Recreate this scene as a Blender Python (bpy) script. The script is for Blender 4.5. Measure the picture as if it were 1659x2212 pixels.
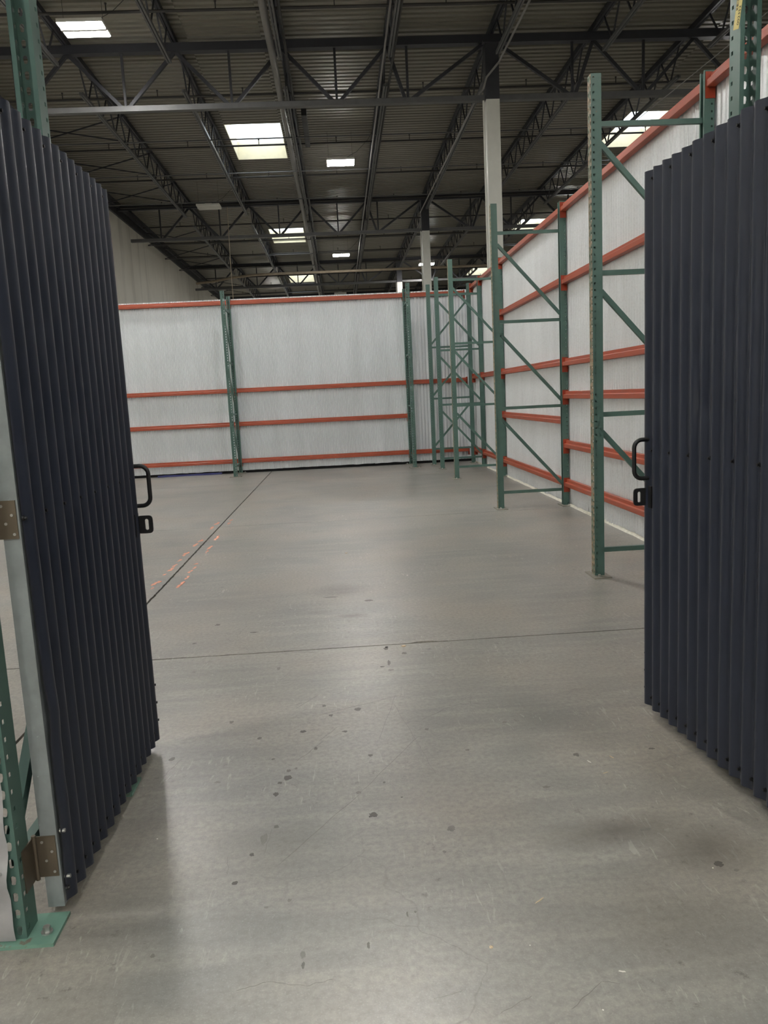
import bpy, math, random
from mathutils import Vector, Matrix, noise
random.seed(7)
S = bpy.context.scene
for o in list(bpy.data.objects): bpy.data.objects.remove(o, do_unlink=True)
COL = S.collection
R = math.radians

# ---------------------------------------------------------------- camera
FPX, IW, IH = 1680.0, 1659.0, 2212.0
PITCH, YAW, ROLL, CAMH = 0.1472, 0.0486, -0.0488, 1.468
_fw = Vector((math.sin(YAW)*math.cos(PITCH), math.cos(YAW)*math.cos(PITCH), -math.sin(PITCH)))
_rt0 = Vector((math.cos(YAW), -math.sin(YAW), 0)); _up0 = _rt0.cross(_fw)
_rt = math.cos(ROLL)*_rt0 + math.sin(ROLL)*_up0; _up = -math.sin(ROLL)*_rt0 + math.cos(ROLL)*_up0
cam_d = bpy.data.cameras.new('camera'); cam = bpy.data.objects.new('camera', cam_d); COL.objects.link(cam)
cam_d.sensor_fit = 'HORIZONTAL'; cam_d.sensor_width = 36.0; cam_d.lens = 36.0*FPX/IW
cam_d.clip_start = 0.02; cam_d.clip_end = 300
_m = Matrix((( _rt.x, _up.x, -_fw.x, 0), (_rt.y, _up.y, -_fw.y, 0), (_rt.z, _up.z, -_fw.z, CAMH), (0, 0, 0, 1)))
cam.matrix_world = _m
S.camera = cam
def at_floor(px, py, z=0.0):
    d = _fw*FPX + _rt*(px-IW/2) - _up*(py-IH/2)
    t = (z-CAMH)/d.z
    return Vector((d.x*t, d.y*t, z))

# ---------------------------------------------------------------- world, exposure
S.view_settings.view_transform = 'Standard'
S.view_settings.look = 'None'
S.view_settings.gamma = 1.0
S.view_settings.use_curve_mapping = False
S.view_settings.exposure = 0.55
S.cycles.max_bounces = 8; S.cycles.diffuse_bounces = 4; S.cycles.glossy_bounces = 2; S.cycles.transmission_bounces = 2
SKY_STRENGTH = 3.4
LAMP_STRENGTH = 165.0
w = bpy.data.worlds.new('world'); S.world = w; w.use_nodes = True
bg = w.node_tree.nodes['Background']
bg.inputs[0].default_value = (0.86, 0.94, 1.0, 1); bg.inputs[1].default_value = SKY_STRENGTH

# skylight wells: (x0, x1, y0, y1); daylight portals sit in their tops
DECK = 9.168
SKYX = ((-2.80, -1.25), (8.75, 10.30))
SKYY = ((-3.6, -0.4), (9.8, 13.0), (23.2, 26.4), (36.7, 39.9), (49.9, 53.0))
for (x0, x1) in SKYX:
    for (y0, y1) in SKYY:
        l = bpy.data.lights.new('skylight_portal', 'AREA'); l.shape = 'RECTANGLE'
        l.size = x1-x0; l.size_y = y1-y0; l.cycles.is_portal = True
        lo = bpy.data.objects.new('skylight_portal', l); COL.objects.link(lo)
        lo.location = ((x0+x1)/2, (y0+y1)/2, DECK+0.50)

# ---------------------------------------------------------------- node helpers / materials
def new_mat(name):
    m = bpy.data.materials.new(name); m.use_nodes = True
    nt = m.node_tree; b = nt.nodes['Principled BSDF']
    return m, nt, b
def N(nt, t, **kw):
    n = nt.nodes.new(t)
    for k, v in kw.items(): setattr(n, k, v)
    return n
def val(sock, v): sock.default_value = v
def srgb(r, g, b):
    f = lambda c: c/12.92 if c <= 0.04045 else ((c+0.055)/1.055)**2.4
    return (f(r/255), f(g/255), f(b/255), 1)
def coords(nt, scale=(1, 1, 1)):
    g = N(nt, 'ShaderNodeNewGeometry'); mp = N(nt, 'ShaderNodeMapping')
    nt.links.new(g.outputs['Position'], mp.inputs[0]); val(mp.inputs['Scale'], scale)
    return mp.outputs[0]
def noise_n(nt, vec, scale, detail=4, rough=0.55, dist=0.0):
    n = N(nt, 'ShaderNodeTexNoise'); nt.links.new(vec, n.inputs['Vector'])
    val(n.inputs['Scale'], scale); val(n.inputs['Detail'], detail); val(n.inputs['Roughness'], rough); val(n.inputs['Distortion'], dist)
    return n.outputs[0]
def ramp(nt, fac, p0, p1, c0, c1):
    r = N(nt, 'ShaderNodeValToRGB'); nt.links.new(fac, r.inputs[0])
    e = r.color_ramp.elements; e[0].position = p0; e[1].position = p1; e[0].color = c0; e[1].color = c1
    return r.outputs[0]
def mixc(nt, fac, a, b, mode='MIX'):
    m = N(nt, 'ShaderNodeMix', data_type='RGBA', blend_type=mode)
    for s, v in ((m.inputs[0], fac), (m.inputs[6], a), (m.inputs[7], b)):
        if isinstance(v, bpy.types.NodeSocket): nt.links.new(v, s)
        else: val(s, v)
    return m.outputs[2]
def maprange(nt, v, a, b, c, d):
    m = N(nt, 'ShaderNodeMapRange'); nt.links.new(v, m.inputs[0])
    for i, x in enumerate((a, b, c, d)): val(m.inputs[i+1], x)
    return m.outputs[0]
def math_n(nt, op, a, b=None):
    m = N(nt, 'ShaderNodeMath', operation=op)
    for s, v in ((m.inputs[0], a), (m.inputs[1], b)):
        if v is None: continue
        if isinstance(v, bpy.types.NodeSocket): nt.links.new(v, s)
        else: val(s, v)
    return m.outputs[0]
def bump(nt, b, h, strength, dist=0.01):
    n = N(nt, 'ShaderNodeBump'); nt.links.new(h, n.inputs['Height']); val(n.inputs['Strength'], strength); val(n.inputs['Distance'], dist)
    nt.links.new(n.outputs[0], b.inputs['Normal'])
BLK = (0, 0, 0, 1); WHT = (1, 1, 1, 1)

def painted(name, col, rough=0.45, var=0.12, wear=None, wear_amt=0.62, metal=0.0, nscale=6.0, stretch=(1, 1, 1)):
    m, nt, b = new_mat(name)
    v = coords(nt, stretch)
    n1 = noise_n(nt, v, nscale, 3)
    lo = tuple(c*(1-var) for c in col[:3])+(1,); hi = tuple(min(1, c*(1+var)) for c in col[:3])+(1,)
    c = ramp(nt, n1, 0.3, 0.7, lo, hi)
    if wear:
        n2 = noise_n(nt, v, nscale*2.7, 5, 0.68)
        f = ramp(nt, n2, wear_amt, wear_amt+0.05, BLK, WHT)
        c = mixc(nt, f, c, wear)
    nt.links.new(c, b.inputs['Base Color'])
    nt.links.new(maprange(nt, n1, 0.3, 0.7, rough-0.04, rough+0.08), b.inputs['Roughness'])
    val(b.inputs['Metallic'], metal)
    return m
M = {}
M['green'] = painted('green_paint', srgb(82, 111, 102), 0.40, 0.12, srgb(118, 98, 76), 0.68)
M['green_worn'] = painted('worn_green_paint', srgb(112, 124, 106), 0.5, 0.2, srgb(158, 138, 112), 0.47, nscale=9)
M['green_plate'] = painted('green_plate', srgb(112, 150, 134), 0.5, 0.2, srgb(120, 112, 98), 0.6)
M['plate'] = painted('zinc_plate', srgb(140, 136, 124), 0.5, 0.2, srgb(96, 86, 74), 0.6)
M['orange'] = painted('orange_paint', srgb(164, 78, 53), 0.38, 0.10, srgb(170, 120, 88), 0.70)
M['orange_dark'] = painted('orange_connector', srgb(158, 62, 36), 0.42, 0.15, srgb(120, 60, 40), 0.66)
M['navy'] = painted('navy_paint', srgb(41, 46, 59), 0.335, 0.08, srgb(70, 72, 78), 0.76, nscale=9)
M['black'] = painted('black_paint', srgb(22, 22, 24), 0.45, 0.1)
M['gap_shade'] = painted('gap_shade_black', srgb(14, 14, 15), 0.9, 0.1)  # near-black, colours in the shade of the gap below the back sheets
M['galv'] = painted('galvanised_steel', srgb(140, 146, 146), 0.40, 0.16, srgb(190, 196, 196), 0.68, metal=0.15, nscale=14)
M['hinge'] = painted('hinge_steel', srgb(112, 102, 88), 0.36, 0.12, metal=0.6)
M['bolt'] = painted('bolt_steel', srgb(190, 190, 186), 0.36, 0.1, metal=0.8)
M['steel'] = painted('dark_grey_steel', srgb(50, 51, 56), 0.5, 0.12)
M['steel_lt'] = painted('grey_chord_paint', srgb(88, 88, 88), 0.42, 0.12)
M['pipe'] = painted('grey_pipe', srgb(128, 126, 122), 0.38, 0.1, metal=0.2)
M['pipe_dk'] = painted('dark_pipe', srgb(52, 50, 48), 0.5, 0.12)
M['pipe_tan'] = painted('tan_pipe', srgb(150, 136, 116), 0.5, 0.15)
M['white'] = painted('white_paint', srgb(216, 216, 208), 0.5, 0.04)
M['cream'] = painted('cream_liner', srgb(206, 196, 168), 0.6, 0.05)
M['deck'] = painted('roof_deck_paint', srgb(126, 122, 110), 0.36, 0.06, nscale=1.2)
M['yellow'] = painted('yellow_label', srgb(224, 208, 130), 0.5, 0.05)
M['ink'] = painted('black_ink', srgb(26, 24, 24), 0.6, 0.05)
M['blue'] = painted('blue_sheeting', srgb(26, 28, 88), 0.45, 0.2)
M['wood'] = painted('pale_wood', srgb(206, 188, 156), 0.7, 0.1)
M['paper'] = painted('white_paper', srgb(232, 230, 222), 0.7, 0.04)
M['red'] = painted('red_fitting', srgb(150, 50, 40), 0.5, 0.1)
M['stain_dark'] = painted('dark_stain', srgb(84, 79, 73), 0.45, 0.2, nscale=40)
M['stain_mid'] = painted('grey_stain', srgb(102, 98, 92), 0.45, 0.2, nscale=40)
M['stain_faint'] = painted('faint_stain', srgb(118, 115, 109), 0.42, 0.15, nscale=40)
M['spray'] = painted('faded_orange_spray', srgb(226, 158, 130), 0.6, 0.12, nscale=30)
M['caulk'] = painted('pale_caulk', srgb(205, 202, 188), 0.8, 0.15, nscale=30)
M['subfloor'] = painted('joint_filler', srgb(38, 36, 34), 0.9, 0.2, nscale=20)

def sheet_mat(name, col, metal, rough):
    m, nt, b = new_mat(name)
    v = coords(nt); vs = coords(nt, (1, 1, 0.12))
    n1 = noise_n(nt, vs, 3.0, 4); n2 = noise_n(nt, v, 60, 3)
    c = ramp(nt, n1, 0.3, 0.75, tuple(x*0.90 for x in col[:3])+(1,), col)
    c = mixc(nt, math_n(nt, 'MULTIPLY', ramp(nt, n2, 0.45, 0.7, BLK, WHT), 0.12), c, srgb(150, 152, 152))
    nt.links.new(c, b.inputs['Base Color']); val(b.inputs['Metallic'], metal)
    nt.links.new(maprange(nt, n1, 0.3, 0.7, rough-0.03, rough+0.05), b.inputs['Roughness'])
    return m
M['silver'] = sheet_mat('silver_sheet', srgb(243, 246, 249), 0.5, 0.345)
M['silver_flat'] = sheet_mat('silver_flat_sheet', srgb(186, 186, 188), 0.45, 0.38)

# concrete wall
m, nt, b = new_mat('concrete_wall'); v = coords(nt); vs = coords(nt, (1, 1, 0.08))
c = ramp(nt, noise_n(nt, v, 0.35, 4), 0.3, 0.7, srgb(226, 222, 211), srgb(243, 240, 231))
c = mixc(nt, math_n(nt, 'MULTIPLY', ramp(nt, noise_n(nt, vs, 1.6, 5, 0.65), 0.52, 0.72, BLK, WHT), 0.35), c, srgb(140, 136, 126))
nt.links.new(c, b.inputs['Base Color']); val(b.inputs['Roughness'], 0.85); M['concrete'] = m

# clear skylight dome: mostly transparent with a little gloss
m = bpy.data.materials.new('skylight_glazing'); m.use_nodes = True; nt = m.node_tree
nt.nodes.remove(nt.nodes['Principled BSDF'])
tr = N(nt, 'ShaderNodeBsdfTransparent'); val(tr.inputs[0], (0.93, 0.96, 0.97, 1)); gl = N(nt, 'ShaderNodeBsdfGlossy'); val(gl.inputs['Roughness'], 0.1)
mx = N(nt, 'ShaderNodeMixShader'); val(mx.inputs[0], 0.04); nt.links.new(tr.outputs[0], mx.inputs[1]); nt.links.new(gl.outputs[0], mx.inputs[2])
nt.links.new(mx.outputs[0], nt.nodes['Material Output'].inputs[0]); M['glazing'] = m

def emit(name, col, st):
    m, nt, b = new_mat(name); val(b.inputs['Base Color'], col); val(b.inputs['Emission Color'], col); val(b.inputs['Emission Strength'], st)
    return m
M['lens_on'] = emit('lit_lens', (1.0, 0.982, 0.945, 1), LAMP_STRENGTH)
M['lens_off'] = painted('unlit_lens', srgb(214, 212, 204), 0.4, 0.03)

# floor concrete, with stains, scuffs and faded spray paint that have their own places
def floor_material():
    m, nt, b = new_mat('floor_concrete')
    g = N(nt, 'ShaderNodeNewGeometry'); P = g.outputs['Position']
    def mapped(sc):
        mp = N(nt, 'ShaderNodeMapping'); nt.links.new(P, mp.inputs[0]); val(mp.inputs['Scale'], sc); return mp.outputs[0]
    big = noise_n(nt, P, 0.55, 3, 0.55)
    mid = noise_n(nt, P, 1.7, 3, 0.5, 0.3)
    brush = noise_n(nt, mapped((0.6, 4.0, 1)), 2.4, 4, 0.55, 0.4)
    fine = noise_n(nt, P, 46, 4, 0.68)
    speck = noise_n(nt, P, 170, 2, 0.5)
    c = ramp(nt, big, 0.32, 0.70, srgb(116, 114, 107), srgb(166, 164, 157))
    c = mixc(nt, math_n(nt, 'MULTIPLY', ramp(nt, mid, 0.36, 0.72, BLK, WHT), 0.75), c, srgb(116, 114, 110))
    c = mixc(nt, math_n(nt, 'MULTIPLY', ramp(nt, brush, 0.42, 0.72, BLK, WHT), 0.5), c, srgb(176, 172, 160))
    tan = noise_n(nt, P, 1.1, 2, 0.5)
    c = mixc(nt, math_n(nt, 'MULTIPLY', ramp(nt, tan, 0.42, 0.66, BLK, WHT), 0.55), c, srgb(152, 141, 126))
    c = mixc(nt, math_n(nt, 'MULTIPLY', ramp(nt, fine, 0.30, 0.62, WHT, BLK), 0.60), c, srgb(108, 106, 101))
    c = mixc(nt, math_n(nt, 'MULTIPLY', ramp(nt, speck, 0.58, 0.68, BLK, WHT), 0.16), c, srgb(196, 192, 182))
    flk = ramp(nt, noise_n(nt, P, 15, 4, 0.75), 0.60, 0.70, BLK, WHT)
    flg = ramp(nt, noise_n(nt, P, 1.3, 1), 0.42, 0.60, BLK, WHT)
    c = mixc(nt, math_n(nt, 'MULTIPLY', math_n(nt, 'MULTIPLY', flk, flg), 0.8), c, srgb(92, 89, 84))
    scf = ramp(nt, noise_n(nt, mapped((9.0, 1.6, 1)), 5.0, 3, 0.6, 1.2), 0.62, 0.70, BLK, WHT)
    c = mixc(nt, math_n(nt, 'MULTIPLY', math_n(nt, 'MULTIPLY', scf, flg), 0.45), c, srgb(190, 187, 178))
    # hairline crazing
    vo = N(nt, 'ShaderNodeTexVoronoi', feature='DISTANCE_TO_EDGE'); mv = N(nt, 'ShaderNodeMix', data_type='VECTOR')
    nz = N(nt, 'ShaderNodeTexNoise'); nt.links.new(P, nz.inputs['Vector']); val(nz.inputs['Scale'], 2.5); val(nz.inputs['Detail'], 3.0)
    val(mv.inputs[0], 0.25); nt.links.new(P, mv.inputs[4]); nt.links.new(nz.outputs[1], mv.inputs[5])
    nt.links.new(mv.outputs[1], vo.inputs['Vector']); val(vo.inputs['Scale'], 2.6)
    crack = ramp(nt, vo.outputs['Distance'], 0.0, 0.006, WHT, BLK)
    gate = ramp(nt, noise_n(nt, P, 0.8, 1), 0.50, 0.62, BLK, WHT)
    crack = math_n(nt, 'MULTIPLY', crack, gate)
    c = mixc(nt, math_n(nt, 'MULTIPLY', crack, 0.5), c, srgb(84, 82, 78))
    # marks
    wob = N(nt, 'ShaderNodeVectorMath', operation='MULTIPLY_ADD')
    nzw = N(nt, 'ShaderNodeTexNoise'); nt.links.new(P, nzw.inputs['Vector']); val(nzw.inputs['Scale'], 22.0); val(nzw.inputs['Detail'], 3.0)
    off = N(nt, 'ShaderNodeVectorMath', operation='SUBTRACT'); nt.links.new(nzw.outputs[1], off.inputs[0]); val(off.inputs[1], (0.5, 0.5, 0.5))
    nt.links.new(off.outputs[0], wob.inputs[0]); val(wob.inputs[1], (0.03, 0.05, 0)); nt.links.new(P, wob.inputs[2])
    W = wob.outputs[0]
    def blobs(items, vec):
        acc = None
        for (x, y, sx, sy, rot, st, soft) in items:
            mp = N(nt, 'ShaderNodeMapping', vector_type='TEXTURE'); nt.links.new(vec, mp.inputs[0])
            val(mp.inputs['Location'], (x, y, 0)); val(mp.inputs['Rotation'], (0, 0, rot)); val(mp.inputs['Scale'], (sx, sy, 1000))
            ln = N(nt, 'ShaderNodeVectorMath', operation='LENGTH'); nt.links.new(mp.outputs[0], ln.inputs[0])
            f = maprange(nt, ln.outputs['Value'], 1-soft, 1.0, st, 0.0)
            acc = f if acc is None else math_n(nt, 'MAXIMUM', acc, f)
        return acc
    def px(x, y, wpx, hpx, st=0.8, rot=0.0, soft=0.35):
        p = at_floor(x, y); q = at_floor(x+wpx/2, y); r = at_floor(x, y-hpx/2)
        return (p.x, p.y, max(0.004, (q-p).length), max(0.004, (r-p).length), rot, st, soft)
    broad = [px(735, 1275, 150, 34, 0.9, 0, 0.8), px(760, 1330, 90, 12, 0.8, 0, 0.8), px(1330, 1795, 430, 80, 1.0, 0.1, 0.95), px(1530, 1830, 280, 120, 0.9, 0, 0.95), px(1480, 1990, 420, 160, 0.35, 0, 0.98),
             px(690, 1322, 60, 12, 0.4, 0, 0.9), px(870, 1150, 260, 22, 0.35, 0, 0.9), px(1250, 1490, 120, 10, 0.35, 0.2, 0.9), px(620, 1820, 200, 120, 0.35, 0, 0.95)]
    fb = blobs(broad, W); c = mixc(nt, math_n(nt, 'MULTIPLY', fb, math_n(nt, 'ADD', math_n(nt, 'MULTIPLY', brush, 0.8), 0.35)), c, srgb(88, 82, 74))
    nt.links.new(c, b.inputs['Base Color'])
    rg = maprange(nt, brush, 0.3, 0.7, 0.315, 0.37); rg = math_n(nt, 'ADD', rg, maprange(nt, fine, 0.3, 0.7, 0.03, -0.03))
    nt.links.new(rg, b.inputs['Roughness'])
    val(b.inputs['Specular IOR Level'], 0.8)
    hsum = math_n(nt, 'ADD', math_n(nt, 'MULTIPLY', fine, 0.6), math_n(nt, 'MULTIPLY', mid, 1.2))
    bump(nt, b, hsum, 0.22, 0.006)
    return m
M['floor'] = floor_material()

# ---------------------------------------------------------------- object helpers
ordn = ['first', 'second', 'third', 'fourth', 'fifth', 'sixth', 'seventh', 'eighth', 'ninth', 'tenth', 'eleventh', 'twelfth']
class MB:
    def __init__(s): s.v = []; s.f = []
    def box(s, x0, x1, y0, y1, z0, z1):
        b = len(s.v)
        s.v += [(x, y, z) for z in (z0, z1) for (x, y) in ((x0, y0), (x1, y0), (x1, y1), (x0, y1))]
        s.f += [tuple(b+i for i in q) for q in ((3, 2, 1, 0), (4, 5, 6, 7), (0, 1, 5, 4), (1, 2, 6, 5), (2, 3, 7, 6), (3, 0, 4, 7))]
        return s
    def bar(s, a, c, w, h, up=(0, 0, 1)):
        a, c = Vector(a), Vector(c); d = (c-a).normalized(); u = Vector(up)
        if abs(d.dot(u)) > 0.99: u = Vector((1, 0, 0))
        sd = d.cross(u).normalized(); u = sd.cross(d).normalized(); b = len(s.v)
        for p in (a, c):
            for (i, j) in ((-1, -1), (1, -1), (1, 1), (-1, 1)): s.v.append(tuple(p+sd*(i*w/2)+u*(j*h/2)))
        s.f += [tuple(b+i for i in q) for q in ((3, 2, 1, 0), (4, 5, 6, 7), (0, 1, 5, 4), (1, 2, 6, 5), (2, 3, 7, 6), (3, 0, 4, 7))]
        return s
    def tube(s, pts, r, n=10, cap=True):
        pts = [Vector(p) for p in pts]; b = len(s.v); u = None
        for i, p in enumerate(pts):
            d = (pts[min(i+1, len(pts)-1)]-pts[max(i-1, 0)]).normalized()
            if u is None:
                u = Vector((0, 0, 1)) if abs(d.z) < 0.9 else Vector((1, 0, 0))
            sd = d.cross(u).normalized(); u = sd.cross(d).normalized()
            for k in range(n):
                t = 2*math.pi*k/n; s.v.append(tuple(p+sd*(r*math.cos(t))+u*(r*math.sin(t))))
        for i in range(len(pts)-1):
            for k in range(n):
                s.f.append((b+i*n+k, b+i*n+(k+1) % n, b+(i+1)*n+(k+1) % n, b+(i+1)*n+k))
        if cap:
            s.f.append(tuple(b+k for k in range(n))[::-1]); e = b+(len(pts)-1)*n; s.f.append(tuple(e+k for k in range(n)))
        return s
    def prism(s, prof, axis, a, c):
        # prof: list of 2D points in the plane of the two other axes, extruded along axis from a to c
        b = len(s.v); n = len(prof)
        for t in (a, c):
            for (p, q) in prof:
                s.v.append({'x': (t, p, q), 'y': (p, t, q), 'z': (p, q, t)}[axis])
        for k in range(n): s.f.append((b+k, b+(k+1) % n, b+n+(k+1) % n, b+n+k))
        s.f.append(tuple(b+k for k in range(n))[::-1]); s.f.append(tuple(b+n+k for k in range(n)))
        return s
    def mesh(s, name, mat, smooth=False, off=(0, 0, 0)):
        me = bpy.data.meshes.new(name)
        me.from_pydata([(x-off[0], y-off[1], z-off[2]) for (x, y, z) in s.v], [], s.f); me.update()
        import bmesh
        bm = bmesh.new(); bm.from_mesh(me); bmesh.ops.recalc_face_normals(bm, faces=bm.faces); bm.to_mesh(me); bm.free()
        if mat: me.materials.append(M[mat])
        if smooth:
            me.polygons.foreach_set('use_smooth', [True]*len(me.polygons))
            if hasattr(me, 'set_sharp_from_angle'): me.set_sharp_from_angle(angle=R(38))
        return me
def wloc(o):
    v = Vector((0, 0, 0))
    while o: v += o.location; o = o.parent
    return v
def link(name, me, parent=None, loc=(0, 0, 0)):
    o = bpy.data.objects.new(name, me); COL.objects.link(o); o.location = loc
    if parent: o.parent = parent
    return o
def part(name, mb, mat, parent, smooth=False):            # mb in world coordinates, parent only translated
    return link(name, mb.mesh(name, mat, smooth, wloc(parent)), parent)
def tag(o, label=None, cat=None, group=None, kind=None):
    for k, v in (('label', label), ('category', cat), ('group', group), ('kind', kind)):
        if v: o[k] = v
    return o
def thing(name, loc, label, cat, group=None, kind=None):
    o = bpy.data.objects.new(name, None); COL.objects.link(o); o.location = loc; o.empty_display_size = 0.1
    return tag(o, label, cat, group, kind)
def copy_tree(o, parent=None):
    c = o.copy(); COL.objects.link(c)
    if parent: c.parent = parent
    for ch in [x for x in bpy.data.objects if x.parent == o]: copy_tree(ch, c)
    return c

# ---------------------------------------------------------------- floor: saw-cut slabs
PX, PY = 4.93, 4.93
XJ = [-8.05, -6.48, -1.55, 3.38, 8.31, 13.24, 27.0]
YJ = [-9.0, -5.38, -0.45, 4.48, 9.40, 14.33, 19.26, 33.0, 61.0]
floor = thing('floor', (0, 0, 0), 'grey sealed concrete slab floor with saw cut joints', 'floor', kind='structure')
def gapw(axis, j, t):
    if axis == 'y' and abs(j-4.48) < .01: return 0.0058+0.0018*noise.noise((t*9, 3, 0))+(0.006*max(0, noise.noise((t*3, 9, 0))))+(0.018 if abs(t-0.42) < 0.05 else 0)
    if axis == 'x' and abs(j+1.55) < .01:
        k = 1.0 if 5.5 < t < 9.0 else 0.25
        return 0.0075+k*0.010*abs(noise.noise((t*14, 5, 0)))+k*0.006*noise.noise((t*47, 2, 0))
    return 0.003+0.0008*noise.noise((t*11, j, 0))
for i in range(len(XJ)-1):
    for j in range(len(YJ)-1):
        x0, x1, y0, y1 = XJ[i], XJ[i+1], YJ[j], YJ[j+1]
        detail = (y1 < 20 and x0 > -7 and x1 < 9)
        nx = 110 if detail else 2; ny = 160 if detail else 2
        gx0 = i > 0; gx1 = i < len(XJ)-2; gy0 = j > 0; gy1 = j < len(YJ)-2
        ring = []
        for k in range(nx):
            t = x0+(x1-x0)*k/nx; ring.append((max(t, x0+0.004), y0+(gapw('y', y0, t) if gy0 else 0)))
        for k in range(ny):
            t = y0+(y1-y0)*k/ny; ring.append((x1-(gapw('x', x1, t) if gx1 else 0), max(t, y0+0.004)))
        for k in range(nx):
            t = x1-(x1-x0)*k/nx; ring.append((min(t, x1-0.004), y1-(gapw('y', y1, t+50) if gy1 else 0)))
        for k in range(ny):
            t = y1-(y1-y0)*k/ny; ring.append((x0+(gapw('x', x0, t+0.37) if gx0 else 0), min(t, y1-0.004)))
        mb = MB(); n = len(ring)
        mb.v = [(a, c, 0.0) for a, c in ring]+[(a, c, -0.03) for a, c in ring]
        mb.f = [tuple(range(n))]+[(k, k+n, (k+1) % n+n, (k+1) % n) for k in range(n)]
        part('slab', mb, 'floor', floor)
part('joint_bed', MB().box(-8.05, 27, -9, 61, -0.06, -0.022), 'subfloor', floor)

# ---------------------------------------------------------------- building shell
def struct(name, mb, mat, label, cat, smooth=False):
    o = link(name, mb.mesh(name, mat, smooth)); tag(o, label, cat, None, 'structure'); return o
struct('wall_left', MB().box(-8.35, -8.05, -9, 61, -0.06, 9.6), 'concrete', 'tall pale concrete tilt-up wall under the roof edge', 'wall')
struct('wall_far', MB().box(-8.35, 27.3, 61, 61.3, -0.06, 9.6), 'concrete', 'distant concrete end wall behind the roof trusses', 'wall')
struct('wall_behind', MB().box(-8.35, 27.3, -9.3, -9, -0.06, 9.6), 'concrete', 'concrete wall on the entrance end of the warehouse', 'wall')
struct('wall_side', MB().box(27, 27.3, -9, 61, -0.06, 9.6), 'concrete', 'concrete wall on the far side of the warehouse', 'wall')
# roof deck, ribs across the hall, open at the skylights
mb = MB()
def deck_strip(x0, x1, y0, y1):
    p = 0.203; y = y0; b = len(mb.v); rows = []
    while y < y1-0.01:
        for (dy, dz) in ((0, 0), (0.105, 0), (0.122, 0.060), (0.186, 0.060)): rows.append((min(y+dy, y1), DECK+dz))
        y += p
    rows.append((y1, DECK))
    for (yy, zz) in rows: mb.v.extend([(x0, yy, zz), (x1, yy, zz)])
    for k in range(len(rows)-1): mb.f.append((b+2*k, b+2*k+1, b+2*k+3, b+2*k+2))
xs = [-8.05, -2.80, -1.25, 8.75, 10.30, 27.0]
for k in range(5):
    if k in (1, 3):
        y = -9.0
        for (a, c) in SKYY: deck_strip(xs[k], xs[k+1], y, a); y = c
        deck_strip(xs[k], xs[k+1], y, 61.0)
    else: deck_strip(xs[k], xs[k+1], -9.0, 61.0)
mb.box(-8.35, -2.82, -9.3, 61.3, 9.70, 9.75); mb.box(-1.23, 8.73, -9.3, 61.3, 9.70, 9.75); mb.box(10.32, 27.3, -9.3, 61.3, 9.70, 9.75)
for (x0, x1) in SKYX:
    y = -9.3
    for (a, c) in SKYY+((61.3, 61.3),): mb.box(x0-0.02, x1+0.02, y, a-0.02, 9.70, 9.75); y = c+0.02
struct('ceiling', mb, 'deck', 'ribbed metal roof deck seen from below', 'ceiling')
wn = 0
for (x0, x1) in SKYX:
    for k, (y0, y1) in enumerate(SKYY):
        wn += 1
        side = 'over the open floor' if x0 < 0 else 'behind the ribbed right wall'
        o = thing('window_%d' % wn, ((x0+x1)/2, (y0+y1)/2, DECK), 'rectangular skylight with cream well %s, %s from the entrance' % (side, ordn[k]), 'skylight', kind='structure')
        t = 0.02; z0, z1 = DECK-0.01, 9.70
        part('well_side', MB().box(x0-t, x0, y0-t, y1+t, z0, z1), 'cream', o); part('well_side', MB().box(x1, x1+t, y0-t, y1+t, z0, z1), 'cream', o)
        part('well_side', MB().box(x0, x1, y0-t, y0, z0, z1), 'cream', o); part('well_side', MB().box(x0, x1, y1, y1+t, z0, z1), 'cream', o)
        part('window_frame', MB().box(x0-.05, x1+.05, y0-.05, y0, z1, z1+.04).box(x0-.05, x1+.05, y1, y1+.05, z1, z1+.04).box(x0-.05, x0, y0, y1, z1, z1+.04).box(x1, x1+.05, y0, y1, z1, z1+.04), 'white', o)
        mb = MB(); g = 6
        for a in range(g+1):
            for c in range(g+1):
                u, v = a/g, c/g; mb.v.append((x0-.02+(x1-x0+.04)*u, y0-.02+(y1-y0+.04)*v, z1+.04+.22*(16*u*(1-u)*v*(1-v))**.5))
        mb.f = [(a*(g+1)+c, (a+1)*(g+1)+c, (a+1)*(g+1)+c+1, a*(g+1)+c+1) for a in range(g) for c in range(g)]
        part('dome_pane', mb, 'glazing', o, True)
struct('trim_1', MB().box(-8.05, -7.90, -9, 61, 8.98, DECK).box(-8.05, -7.98, -9, 61, 8.70, 8.98), 'steel', 'dark steel ledger angle along the top of the concrete wall', 'trim')

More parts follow.
